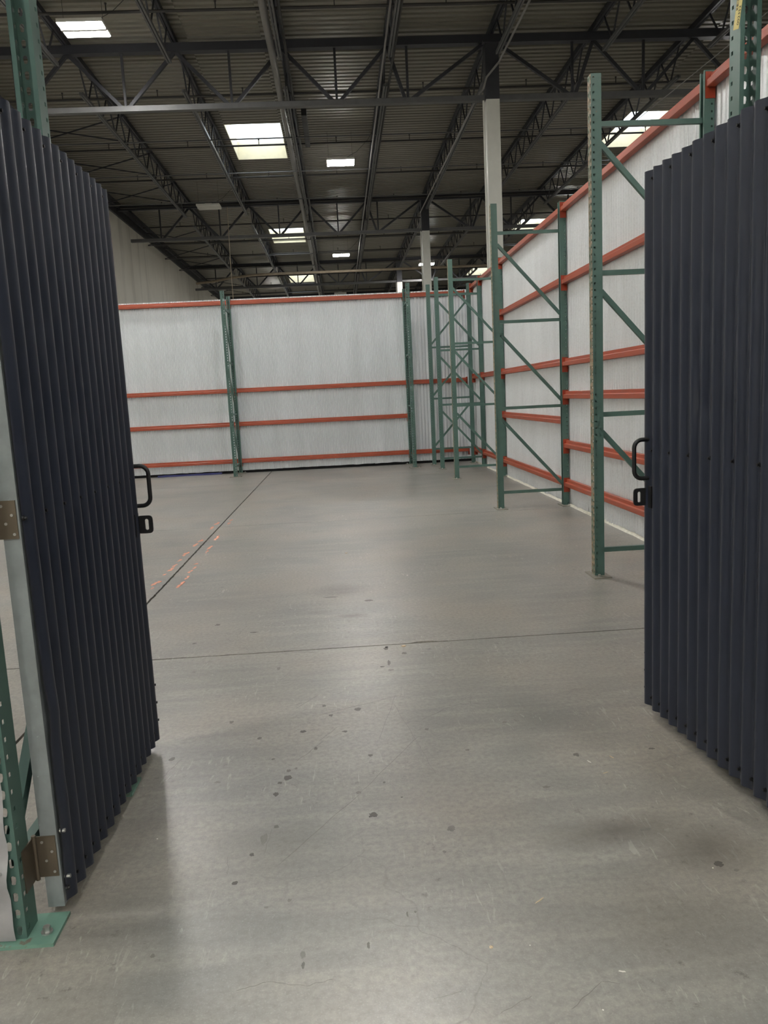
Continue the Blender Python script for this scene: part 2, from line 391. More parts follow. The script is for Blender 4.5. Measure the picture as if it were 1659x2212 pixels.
# ---------------------------------------------------------------- roof steel
GY = [4.58, 17.93, 31.28, 44.63, 57.98]
JX = [-5.33+2.2475*k for k in range(8)]
CX = 3.66
for gi, y in enumerate(GY):
    o = thing('roof_girder', (0, y, 7.7), 'deep dark steel truss girder crossing the hall, %s from the entrance' % ordn[gi], 'girder', 'truss girders')
    part('top_chord', MB().box(-8.04, 27, y-.09, y+.09, 8.88, 9.045), 'steel', o)
    part('bottom_chord', MB().box(-7.6, CX-.16, y-.07, y+.07, 7.72, 7.83).box(CX+.16, 27, y-.07, y+.07, 7.72, 7.83), 'steel_lt', o)
    a0 = -5.33-2.2475
    for k in range(10):
        xa, xm, xb = a0+2.2475*k, a0+2.2475*(k+.5), a0+2.2475*(k+1)
        if abs(xb-CX) < .2: xm = xa+.42
        if abs(xa-CX) < .2: xm = xb-.46
        for (p, q) in ((xa, xm), (xb, xm)):
            if abs(p-CX) < .3: p += .14*(1 if q > p else -1)
            part('diagonal_web', MB().bar((p, y, 8.9), (q+(.06 if p > q else -.06), y, 7.8), .07, .07, (0, 1, 0)), 'steel', o)
        part('vertical_web', MB().bar((xm, y, 8.9), (xm, y, 7.8), .05, .05), 'steel', o)
# joists: chords plus zigzag webs, shared meshes
LJ = 13.35; nV = 11; pv = (LJ-1.4)/nV; ZT, ZB = 9.105, 8.40
up_me = MB().bar((0, 0, ZT-8.4), (0, pv/2, 0), .03, .03).mesh('web_member', 'steel'); dn_me = MB().bar((0, 0, 0), (0, pv/2, ZT-8.4), .03, .03).mesh('web_member', 'steel')
tc = MB().box(-.055, -.008, .0, LJ, .645, .768).box(.008, .055, .0, LJ, .645, .768).mesh('top_chord', 'steel')
bc = MB().box(-.045, -.008, .75, LJ-.75, -.03, .035).box(.008, .045, .75, LJ-.75, -.03, .035).mesh('bottom_chord', 'steel_lt')
for bi in range(4):
    for ji, x in enumerate(JX):
        o = thing('roof_joist', (x, GY[bi], 8.4), '%s open web joist from the concrete wall, between the %s and %s girders' % (ordn[ji], ordn[bi], ordn[bi+1]), 'joist', 'bar joists')
        link('top_chord', tc, o); link('bottom_chord', bc, o)
        for k in range(nV):
            link('web_member', up_me, o, (0, .7+k*pv, 0)); link('web_member', dn_me, o, (0, .7+(k+.5)*pv, 0))
# columns
for ci, y in enumerate(GY[1:4]):
    o = thing('steel_column', (CX, y, 0), 'square column, white below and dark grey above, under the %s girder' % ordn[ci+1], 'column', 'roof columns')
    part('white_shaft', MB().box(CX-.145, CX+.145, y-.145, y+.145, 0, 7.72), 'white', o)
    part('grey_shaft', MB().box(CX-.147, CX+.147, y-.147, y+.147, 7.72, 8.88), 'steel', o)
    part('side_conduit', MB().tube([(CX-.19, y-.05, .2), (CX-.19, y-.05, 7.72)], .022, 8), 'white', o, True)
    part('cap_plate', MB().box(CX-.2, CX+.2, y-.2, y+.2, 8.85, 8.89), 'steel', o)
# pipes along the hall
tag(link('sprinkler_main', MB().tube([(-1.0, -8.9, 8.55), (-1.0, 60.9, 8.55)], .075, 16).mesh('sprinkler_main', 'pipe', True)), 'thick grey sprinkler main running the length of the hall', 'pipe')
for (x, z, r, m_, lb) in ((1.28, 8.36, .022, 'pipe', 'thin pale conduit clipped beneath a joist left of the columns'), (1.50, 8.47, .03, 'pipe_dk', 'dark conduit beside the thin pale one'), (-0.72, 8.62, .03, 'pipe_dk', 'dark branch pipe beside the thick sprinkler main'),):
    tag(link('conduit', MB().tube([(x, -8.9, z), (x, 60.9, z)], r, 8).mesh('conduit', m_, True)), lb, 'conduit', 'ceiling conduits')
tag(link('column_conduit', MB().tube([(3.78, -8.9, 8.35), (3.78, 15.2, 8.35), (3.74, 17.45, 8.33), (3.50, 17.62, 8.1), (3.44, 17.70, 7.9), (3.42, 18.1, 7.95), (3.42, 30.8, 8.30)], .022, 8).mesh('conduit', 'pipe', True)), 'pale conduit bending around the nearest white column top', 'conduit', 'ceiling conduits')
LATY = [15.75, 19.84, 23.55, 26.7, 30.1, 33.4, 36.7, 40.1, 43.5, 47.0, 50.5, 54.0]
for k, y in enumerate(LATY):
    o = thing('sprinkler_branch', (-1.0, y, 8.7), '%s dark sprinkler branch pipe crossing the roof, counted from the entrance' % ordn[k], 'pipe', 'sprinkler branch lines')
    part('branch_pipe', MB().tube([(-7.6, y, 8.7), (26.5, y, 8.7)], .027, 8), 'pipe_dk', o, True)
    for hx in (-6.1, -3.9, -1.9, .3, 2.4, 4.9, 7.1, 9.3):
        hd = MB().tube([(hx, y, 8.72), (hx, y, 8.84)], .012, 6).tube([(hx, y, 8.84), (hx, y, 8.86)], .024, 8)
        part('sprinkler_head', hd, 'pipe_dk', o)
for k, y in enumerate((22.0, 25.1, 28.4, 35.4, 38.7, 42.0, 48.5, 52)):
    o = thing('joist_bridging', (-1, y, 8.39), '%s thin grey bridging rod tying joist bottoms, counted from the entrance' % ordn[k], 'bridging', 'joist bridging rods')
    part('rod', MB().tube([(-7.9, y, 8.39), (13, y, 8.39)], .018, 6), 'steel_lt', o, True)
    part('wall_brace', MB().bar((-7.95, y+.2, 8.95), (-5.25, y, 8.42), .03, .03), 'steel', o)
    part('wall_brace', MB().bar((-7.95, y+.2, 8.45), (-5.25, y, 9.06), .03, .03), 'steel', o)
tag(link('tan_pipe', MB().tube([(-7.4, 43.9, 8.0), (-6.5, 43.5, 8.0), (-5.2, 42.4, 8.0), (-4.2, 41.9, 8.0), (-3.2, 41.75, 8.0), (0, 41.8, 8.0), (26.5, 41.8, 8.0)], .065, 10).mesh('tan_pipe', 'pipe_tan', True)), 'tan pipe with a bend crossing low beneath the far trusses', 'pipe')
tag(link('ceiling_box', MB().box(-.57, -.44, 20.6, 23.1, 8.46, 8.62).mesh('ceiling_box', 'black')), 'long dark ballast box hung beside the sprinkler main', 'box')
tag(link('guy_wire', MB().tube([(6.0, 10.6, 6.30), (6.0, 11.815, 6.327), (6.0, 13.496, 6.40), (6.0, 17.9, 6.60)], .007, 6).mesh('guy_wire', 'pipe', True)), 'thin wire slanting down behind the ribbed right wall', 'wire')
tag(link('power_drop', MB().tube([(-3.63, 29.2, 8.4), (-3.66, 29.2, 6.2), (-3.64, 29.2, 0.0)], .012, 6).mesh('power_drop', 'pipe_tan', True)), 'thin tan cable dropping from the roof behind the back wall', 'cable')

# ---------------------------------------------------------------- luminaires
def lamp(cx, cy, lit, label):
    z = 8.30; wx, wy = .40, .29
    o = thing('high_bay_light', (cx, cy, z), label, 'light', 'high bay lights')
    part('housing', MB().box(cx-wx, cx+wx, cy-wy, cy+wy, z+.012, z+.075).box(cx-.12, cx+.12, cy-.1, cy+.1, z+.075, z+.13), 'white', o)
    part('centre_rib', MB().box(cx-wx, cx+wx, cy-.035, cy+.035, z-.012, z+.012), 'white', o)
    for s in (-1, 1):
        ya, yb = (cy+.037, cy+wy-.01) if s > 0 else (cy-wy+.01, cy-.037)
        part('lens', MB().box(cx-wx+.012, cx+wx-.012, ya, yb, z-.004, z+.012), 'lens_on' if lit else 'lens_off', o)
    for s in (-1, 1):
        part('hanger_wire', MB().tube([(cx+s*.35, cy, z+.07), (cx+s*.35, cy, DECK)], .004, 5), 'pipe_dk', o)
    part('supply_cord', MB().tube([(cx+.1, cy+.05, z+.12), (cx+.5, cy+.12, z+.35), (cx+.85, cy+.2, z+.7), (cx+.95, cy+.2, DECK)], .006, 5), 'pipe_dk', o)
    return o
for (x, y, lit, lb) in ((-4.26, 15.5, True, 'glowing high bay light closest to the dark left door top'), (.40, 24.1, True, 'glowing high bay light right of the big skylight'),
        (.43, 39.0, True, 'glowing high bay light right of the second skylight'), (-4.21, 28.8, False, 'white unlit high bay fixture beside the concrete wall'),
        (.4, 53.0, False, 'white unlit high bay fixture just above the back wall'), (4.98, 42.6, True, 'bright high bay light glowing behind the second white column'),
        (.40, 9.4, True, 'high bay light over the rack enclosure'), (.40, -5.2, True, 'high bay light over the entrance'),
        (-4.26, 2.1, True, 'high bay light left of the doorway'), (9.6, 8.0, True, 'unseen high bay light added beyond the right wall, inside the second bay'),  # the lamp beyond the right wall is unseen, added for brightness
        (10.0, 20.0, True, 'unseen high bay light added beyond the right wall, third bay'), (-4.26, -7.0, True, 'unseen high bay light added over the entrance beside the concrete wall'), (5.2, -5.2, True, 'high bay light over the entrance on the right'), (-4.2, 57.0, True, 'unseen high bay light added at the far end by the concrete wall'), (10.0, 34.0, True, 'high bay light beyond the right wall, fourth bay')):  # unseen fill lamps added: third bay, entrance by concrete wall, far end
    lamp(x, y, lit, lb)

# ---------------------------------------------------------------- rack frames
FD, PWD, PH = 0.905, 0.076, 3.658
def upright(web='green'):
    """C channel: web at y=0 with two rows of teardrops, flanges with one row of square holes, lips turned in."""
    hw, d, lip, th = .038, .076, .016, .0022
    # unfolded strip segments: list of (p0, p1) corners in plan, outer skin
    plan = [(-hw+lip, d), (-hw, d), (-hw, 0), (hw, 0), (hw, d), (hw-lip, d)]
    inner = [(-hw+lip, d-th), (-hw+th, d-th), (-hw+th, th), (hw-th, th), (hw-th, d-th), (hw-lip, d-th)]
    seg = [None, [(.76, 'sq')], [(.24, 'td'), (.76, 'td')], [(.24, 'sq')], None]
    n = 72; p = .0508; v = []; f = []
    def add(a): v.append(a); return len(v)-1
    sq = [(-1, -1), (0, -1), (1, -1), (1, 0), (1, 1), (0, 1), (-1, 1), (-1, 0)]
    td = [(-.55, -1), (0, -1.12), (.55, -1), (.85, 0.05), (.75, .85), (0, 1.15), (-.75, .85), (-.85, 0.05)]
    rng = []
    for si in range(5):
        f0 = len(f); rng.append(f0)
        o0, o1 = Vector(plan[si]), Vector(plan[si+1]); i0, i1 = Vector(inner[si]), Vector(inner[si+1])
        L = (o1-o0).length
        def P(t, z, inn): q = (i0.lerp(i1, t) if inn else o0.lerp(o1, t)); return (q.x, q.y, z)
        if seg[si] is None:
            for inn in (0, 1): f.append(tuple(add(P(t, z, inn)) for t, z in ((0, 0), (1, 0), (1, PH), (0, PH))))
            continue
        cuts = [0]
        for (c, kind) in seg[si]: cuts += [c-.0125/L, c+.0125/L]
        cuts.append(1)
        for ci in range(len(cuts)-1):
            if ci % 2 == 0:
                for inn in (0, 1): f.append(tuple(add(P(t, z, inn)) for t, z in ((cuts[ci], 0), (cuts[ci+1], 0), (cuts[ci+1], PH), (cuts[ci], PH))))
            else:
                c, kind = seg[si][(ci-1)//2]; shp, rx, rz = (sq, .0068, .0068) if kind == 'sq' else (td, .0095, .0125)
                for k in range(n):
                    z0, z1 = k*p, (k+1)*p; zc = (z0+z1)/2; cell = [(-1, -1), (0, -1), (1, -1), (1, 0), (1, 1), (0, 1), (-1, 1), (-1, 0)]
                    rings = []
                    for inn in (0, 1):
                        oc = [add(P(c+q[0]*.0125/L, zc+q[1]*p/2, inn)) for q in cell]
                        ic = [add(P(c+q[0]*rx/L, zc+q[1]*rz, inn)) for q in shp]
                        for j in range(8): f.append((oc[j], oc[(j+1) % 8], ic[(j+1) % 8], ic[j]))
                        rings.append(ic)
                    for j in range(8): f.append((rings[0][j], rings[0][(j+1) % 8], rings[1][(j+1) % 8], rings[1][j]))
    # close the lips and ends
    for e, q in ((0, 0), (5, 5)):
        f.append(tuple(add((*pt, z)) for pt, z in ((plan[e], 0), (plan[e], PH), (inner[q], PH), (inner[q], 0))))
    for z in (0, PH):
        for k in range(5): f.append(tuple(add((*pt, z)) for pt in (plan[k], plan[k+1], inner[k+1], inner[k])))
    me = bpy.data.meshes.new('upright_post'); me.from_pydata(v, [], f); me.update(); me.materials.append(M['green']); me.materials.append(M[web])
    for q in range(rng[2], rng[3]): me.polygons[q].material_index = 1
    return me
UP = upright(); UPW = upright('green_worn')
PT = .010                                                  # base plate thickness
def brace_me(a, c, name):
    # open channel brace from a to c (y, z), 34 mm wide across the frame
    mb = MB(); a3, c3 = Vector((0, a[0], a[1])), Vector((0, c[0], c[1]))
    mb.bar(a3, c3, .030, .036, (0, 0, 1)); return mb.mesh(name, 'green')
HZ = (.205, 1.253, 2.295, 3.335)
def make_frame(flip=False, rev=False):
    o = bpy.data.objects.new('rack_frame', None); COL.objects.link(o)
    f1 = link('upright_post', UP, o, (0, 0, PT)); r1 = link('upright_post', UP, o, (0, FD, PT)); r1.rotation_euler = (0, 0, math.pi)
    for y in (.068, FD-.068):
        bp = link('base_plate', MB().box(-.12, .12, y-.068-.03, y+.068-.03 if y < .4 else y+.068+.03, 0, PT).mesh('base_plate', 'plate') if False else MB().box(-.12, .12, (y-.098 if y < .4 else y-.040), (y+.040 if y < .4 else y+.098), 0, PT).mesh('base_plate', 'plate'), o)
        for s in (-1, 1):
            yy = .02 if y < .4 else FD-.02
            link('anchor_bolt', MB().tube([(s*.085, yy, PT), (s*.085, yy, PT+.005)], .016, 10).tube([(s*.085, yy, PT+.005), (s*.085, yy, PT+.019)], .0105, 6).mesh('anchor_bolt', 'bolt'), bp)
    H = [PT+PH-z for z in HZ] if flip else list(HZ)
    H.sort()
    for z in H: link('horizontal_brace', brace_me((.074, z), (FD-.074, z), 'horizontal_brace'), o)
    for k in range(3):
        lo, hi = H[k], H[k+1]
        if not flip and not rev: a, c = (.074, hi-.13), (FD-.074, lo+.07)
        else: a, c = (FD-.074, hi-.13), (.074, lo+.07)
        link('diagonal_brace', brace_me(a, c, 'diagonal_brace'), o)
    return o
proto = make_frame()
def place(o, x, y, rz, label, group):
    o.location = (x, y, 0); o.rotation_euler = (0, 0, rz); tag(o, label, 'rack frame', group)
    return o
XF = 1.905; XR = XF+FD
YA = [2.134, 5.868, 9.612, 13.335, 15.24]
rl = ['green perforated rack frame at the front end of the right wall', 'green perforated rack frame with rusty front post, beside the dark right door',
      'green perforated rack frame standing in line with the nearest white column', 'green perforated rack frame third along the ribbed right wall',
      'green rack frame along the right wall, last but one before the corner']
for k, y in enumerate(YA):
    f_ = place(proto if k == 0 else copy_tree(proto), XF, y, -math.pi/2, rl[k], 'rack frames along the right wall')
    if k in (1, 2, 3): [x for x in bpy.data.objects if x.parent == f_ and x.name.startswith('upright_post') and x.location.y < .1][0].data = UPW
inv = make_frame(True); place(inv, 1.86, 16.22, -math.pi/2, 'green rack frame set upside down in the far corner, brace at its very top', 'rack frames along the right wall')
YBF = 15.82; XB = [-5.95, -2.197, 1.452]
bl = ['green rack frame of the back wall hidden behind the dark left door', 'green rack frame seen end on at the middle of the back wall', 'green rack frame seen end on at the back wall near the far corner']
for k, x in enumerate(XB): place(copy_tree(proto), x, YBF, 0, bl[k], 'rack frames along the back wall')
rev = make_frame(False, True)
fl = place(rev, -1.0, 2.045, 0, 'green rack frame carrying the hinges of the dark left door', 'door frames of the entrance')
fr = place(copy_tree(rev), 1.513, 2.045, 0, 'green rack frame with yellow number label behind the dark right door', 'door frames of the entrance')
for ch in [x for x in bpy.data.objects if x.parent in (fl, fr) and x.name.startswith('base_plate')]:
    ch.data = ch.data.copy(); ch.data.materials.clear(); ch.data.materials.append(M['green_plate'])
# number label on the inner flange of the right entrance frame's rear post
def text_mesh(body, size, mat):
    cu = bpy.data.curves.new('digits', 'FONT'); cu.body = body; cu.size = size; cu.align_x = 'LEFT'; cu.extrude = 0.0002
    to = bpy.data.objects.new('digits', cu); COL.objects.link(to)
    dg = bpy.context.evaluated_depsgraph_get(); me = bpy.data.meshes.new_from_object(to.evaluated_get(dg))
    bpy.data.objects.remove(to); me.materials.clear(); me.materials.append(M[mat]); return me
lab = link('number_label', None, fr)
bpy.data.objects.remove(lab)
mb = MB().box(-.020, .020, 0, .23, 0, .0006); lab = link('number_label', mb.mesh('number_label', 'yellow'), fr)
lab.matrix_parent_inverse = Matrix.Identity(4)
# label axes: its length runs up the post with a tilt, its face looks towards -X (across the opening)
tilt = R(-16)
ux = Vector((0, -math.cos(tilt), math.sin(tilt)))          # across the label, towards the camera
uy = Vector((0, -math.sin(tilt)*-1, math.cos(tilt)))
uy = Vector((0, math.sin(tilt), math.cos(tilt))); ux = Vector((0, -math.cos(tilt), math.sin(tilt))); un = ux.cross(uy)
org = Vector((1.4745-1.513, 2.905-2.045, 2.695))
lab.matrix_local = Matrix(((ux.x, uy.x, un.x, org.x), (ux.y, uy.y, un.y, org.y), (ux.z, uy.z, un.z, org.z), (0, 0, 0, 1)))
d = link('digits', text_mesh('002352', .020, 'ink'), lab); d.matrix_local = Matrix.Translation((.0165, .012, .0009)) @ Matrix.Rotation(R(90), 4, 'Z')
bars = MB(); yb = .06
for k in range(26):
    wd = random.choice((.0016, .0024, .0036)); bars.box(-.018, -.004, yb, yb+wd, .0006, .0009); yb += wd+random.choice((.0014, .0022, .003))
link('barcode', bars.mesh('barcode', 'ink'), lab)

# ---------------------------------------------------------------- orange step beams
def beam(axis, a, c, face, ztop, label, group, into=-1):
    """axis 'y' (right wall) or 'x' (back wall); face = outer plane coordinate; into = direction of the step."""
    h = .089; z0 = ztop-h
    pr = [(0, z0), (.060, z0), (.064, z0+.004), (.064, z0+.046), (.060, z0+.050), (.036, z0+.052), (.034, z0+.055), (.034, ztop-.003), (.031, ztop), (0, ztop)]
    pr = [(face+into*u, z) for u, z in pr]
    loc = (face, (a+c)/2, z0) if axis == 'y' else ((a+c)/2, face, z0)
    o = thing('rack_beam', loc, label, 'beam', group)
    mb = MB().prism(pr, axis, a+.004, c-.004) if axis == 'y' else MB().prism([(p, z) for p, z in pr], 'x', a+.004, c-.004)
    part('step_beam', mb, 'orange', o)
    for e, s in ((a, 1), (c, -1)):
        q0, q1 = sorted((e, e+s*.004)); r0, r1 = sorted((face+into*-.004, face+into*.070)); zz0, zz1 = z0-.075, z0+.105
        w0, w1 = sorted((e, e-s*.034)); t0, t1 = sorted((face-into*.0045, face-into*.0005))
        cm = MB()
        if axis == 'y': cm.box(r0, r1, q0, q1, zz0, zz1).box(t0, t1, w0, w1, zz0, zz1)
        else: cm.box(q0, q1, r0, r1, zz0, zz1).box(w0, w1, t0, t1, zz0, zz1)
        part('end_connector', cm, 'orange_dark', o)
bays = [(YA[0], YA[1], (3.64, 2.795, 1.83, .82, .335), 'beside the dark right door'), (YA[1], YA[2], (3.64, 2.795, 1.822, 1.425, .82, .335), 'between the rusty post frame and the frame before the white column'),
        (YA[2], YA[3], (3.64, 2.81, 1.83, 1.11, .335), 'beyond the frame before the white column'), (YA[3], YA[4], (3.64, 1.83, .335), 'in the short bay before the last frames'), (YA[4], 16.22, (3.64, 1.83, .335), 'in the narrow corner bay')]
lev = {3: ['top', 'middle', 'lowest'], 4: ['top', 'second', 'third', 'lowest'], 5: ['top', 'second', 'third', 'fourth', 'lowest'], 6: ['top', 'second', 'third', 'fourth', 'fifth', 'lowest']}
for (a, c, zs, lb) in bays:
    for k, z in enumerate(zs):
        beam('y', a+.0385, c-.0385, XR, z, '%s orange step beam of the right wall %s' % (lev[len(zs)][k], lb), 'orange beams of the right wall')
YBW = YBF+FD
for (a, c, zs, lb) in ((-7.98, XB[0], (3.585, 1.785, 1.085, .305), 'next to the concrete wall'), (XB[0], XB[1], (3.585, 1.785, 1.085, .305), 'behind the dark left door edge'), (XB[1], XB[2], (3.585, 1.785, 1.085, .305), 'between the two end-on frames'), (XB[2], 2.74, (3.585, 1.785, .305), 'running into the far corner')):
    for k, z in enumerate(zs):
        beam('x', a+.0385, c-.0385, YBW, z, '%s orange step beam of the back wall %s' % (lev[len(zs)][k], lb), 'orange beams of the back wall')

# ---------------------------------------------------------------- corrugated enclosure walls
def corr_panel(axis, a, c, plane, period, amp, zs, phase0, out=1, rough=0.0, seed=0, spp=10, jit=0.0):
    """corrugated sheet in a vertical plane; axis along which the waves run; zs = row heights; rough = bottom damage."""
    n = max(4, int(round((c-a)/period*spp))); mb = MB(); rows = len(zs)
    for zi, z in enumerate(zs):
        for k in range(n+1):
            t = a+(c-a)*k/n; ph = 2*math.pi*(t-phase0)/period
            s = math.sin(ph); s = math.copysign(abs(s)**0.75, s)
            d = amp*s
            if rough:
                g = max(0.0, 1-z/.36)
                d += rough*g*(noise.noise((t*3.1+seed, z*4, seed))+.6*noise.noise((t*9+seed, z*9, 1)))
            zz = z+(jit*noise.noise((t*5, seed, 3)) if zi == 0 else 0)
            mb.v.append((plane+out*d, t, zz) if axis == 'y' else (t, plane+out*d, zz))
    for zi in range(rows-1):
        for k in range(n):
            b = zi*(n+1)+k; mb.f.append((b, b+1, b+n+2, b+n+1))
    return mb
wr = thing('wall_right', (XR+.015, 2.1, 0), 'silver corrugated sheet wall behind the orange beams on the right', 'wall', kind='structure')
a = 2.10; k = 0; RW = XR+.017
ZR = [.012, .05, .10, .15, .20, .25, .30, .36, 3.625]
while a < 16.70:
    c = min(a+.678, 16.72)
    p = part('sheet_panel', corr_panel('y', a, c+.03, RW+(.0012 if k % 2 else 0), .0678, .0112, ZR, 2.1, 1, .022, k*1.7, 10, .012), 'silver', wr, True)
    a = c; k += 1
cm = MB(); prof = [(XR-.022, 0), (XR+.012, 0), (XR+.012, .022), (XR-.004, .012)]
n = 180
for i in range(n+1):
    t = 2.1+14.5*i/n; j = .012*noise.noise((t*4, 0, 7)); j2 = .008*noise.noise((t*9, 2, 7))
    for (x, z) in prof: cm.v.append((x+j if x < XR else x, t, max(0, z+(j2 if z > 0 else 0))))
for i in range(n):
    for q in range(4):
        b0 = i*4+q; b1 = i*4+(q+1) % 4; cm.f.append((b0, b1, b1+4, b0+4))
o = struct('baseboard_right', cm, 'caulk', 'rough pale sealant bead along the foot of the right wall', 'sealant', True)
wb = thing('wall_back', (-3, YBW+.014, 0), 'silver corrugated sheet wall at the back with orange beams', 'wall', kind='structure')
a = -8.0; k = 0
while a < 1.44:
    c = min(a+.667, 1.45)
    part('sheet_panel', corr_panel('x', a, c+.02, YBW+.012+(.0009 if k % 2 else 0), .03175, .0068, [.055, 3.615], 0, 1, 0, k, 10, .010), 'silver', wb, True)
    a = c; k += 1
a = 1.45
while a < 2.80:
    c = min(a+.678, 2.82)
    part('sheet_panel', corr_panel('x', a, c+.02, YBW+.014+(.0009 if k % 2 else 0), .0678, .0112, [.055, 3.615], 1.45, 1, 0, k, 10), 'silver', wb, True)
    a = c; k += 1
struct('shade_strip_back', MB().box(-8.0, 2.80, YBW+.030, YBW+.045, 0, .09), 'gap_shade', 'black strip standing in for the shade under the back wall sheets', 'shade_strip')  # dark strip put in as the shadow line below the sheets
tb = MB(); n = 40
for i in range(n+1):
    t = -3.95+1.35*i/n; hgt = .036+.012*noise.noise((t*6, 1, 1)); yy = YBW-.035+.02*noise.noise((t*3, 4, 1))
    for (dy, z) in ((-.03, 0), (-.022, hgt*.7), (0, hgt), (.03, hgt*.8), (.04, 0)): tb.v.append((t, yy+dy, z))
for i in range(n):
    for q in range(4): tb.f.append((i*5+q, i*5+q+1, i*5+q+6, i*5+q+5))
tag(link('blue_tarp_edge', tb.mesh('blue_tarp_edge', 'blue', True)), 'rolled blue sheeting lying along the foot of the back wall', 'sheeting')
# front wall sheets either side of the doorway
wf = thing('wall_front_left', (-2, 2.02, 0), 'grey metal sheet wall left of the doorway, bent at its free edge', 'wall', kind='structure')
mb = MB(); nx, nz = 24, 60
for iz in range(nz+1):
    z = .018+3.55*(iz/nz)**2
    edge = -.986+.010*min(1, z/.5)+.003*noise.noise((z*8, 0, 0))-.006*max(0, 1-abs(z-.12)/.1)
    for ix in range(nx+1):
        u = ix/nx; x = edge-(1-u)*(1.2 if u < .5 else 1.2)
        g = max(0, 1-abs(z-.2)/.30)*max(0, 1-(edge-x)/.16)
        y = 2.034-.012*g*math.sin(z*38)-.010*g-.004*noise.noise((x*6, z*4, 2))
        mb.v.append((x, y, z))
for iz in range(nz):
    for ix in range(nx): b = iz*(nx+1)+ix; mb.f.append((b, b+1, b+nx+2, b+nx+1))
part('edge_sheet', mb, 'silver_flat', wf, True)
part('sheet_screw', MB().tube([(-1.002, 2.033, .226), (-1.002, 2.022, .226)], .008, 8).tube([(-1.002, 2.022, .226), (-1.002, 2.014, .226)], .005, 6), 'bolt', wf)
a = -8.0; k = 0
while a < -2.1:
    c = min(a+.678, -2.1); part('sheet_panel', corr_panel('x', a, c+.02, 2.05, .0678, .0112, [.03, 3.62], 0, 1), 'silver', wf, True); a = c
wg = thing('wall_front_right', (2.2, 2.02, 0), 'silver corrugated sheet wall right of the doorway', 'wall', kind='structure')
a = 1.56
while a < 2.80:
    c = min(a+.678, 2.82); part('sheet_panel', corr_panel('x', a, c+.02, 2.025, .0678, .0112, [.03, 3.62], 0, 1), 'silver', wg, True); a = c

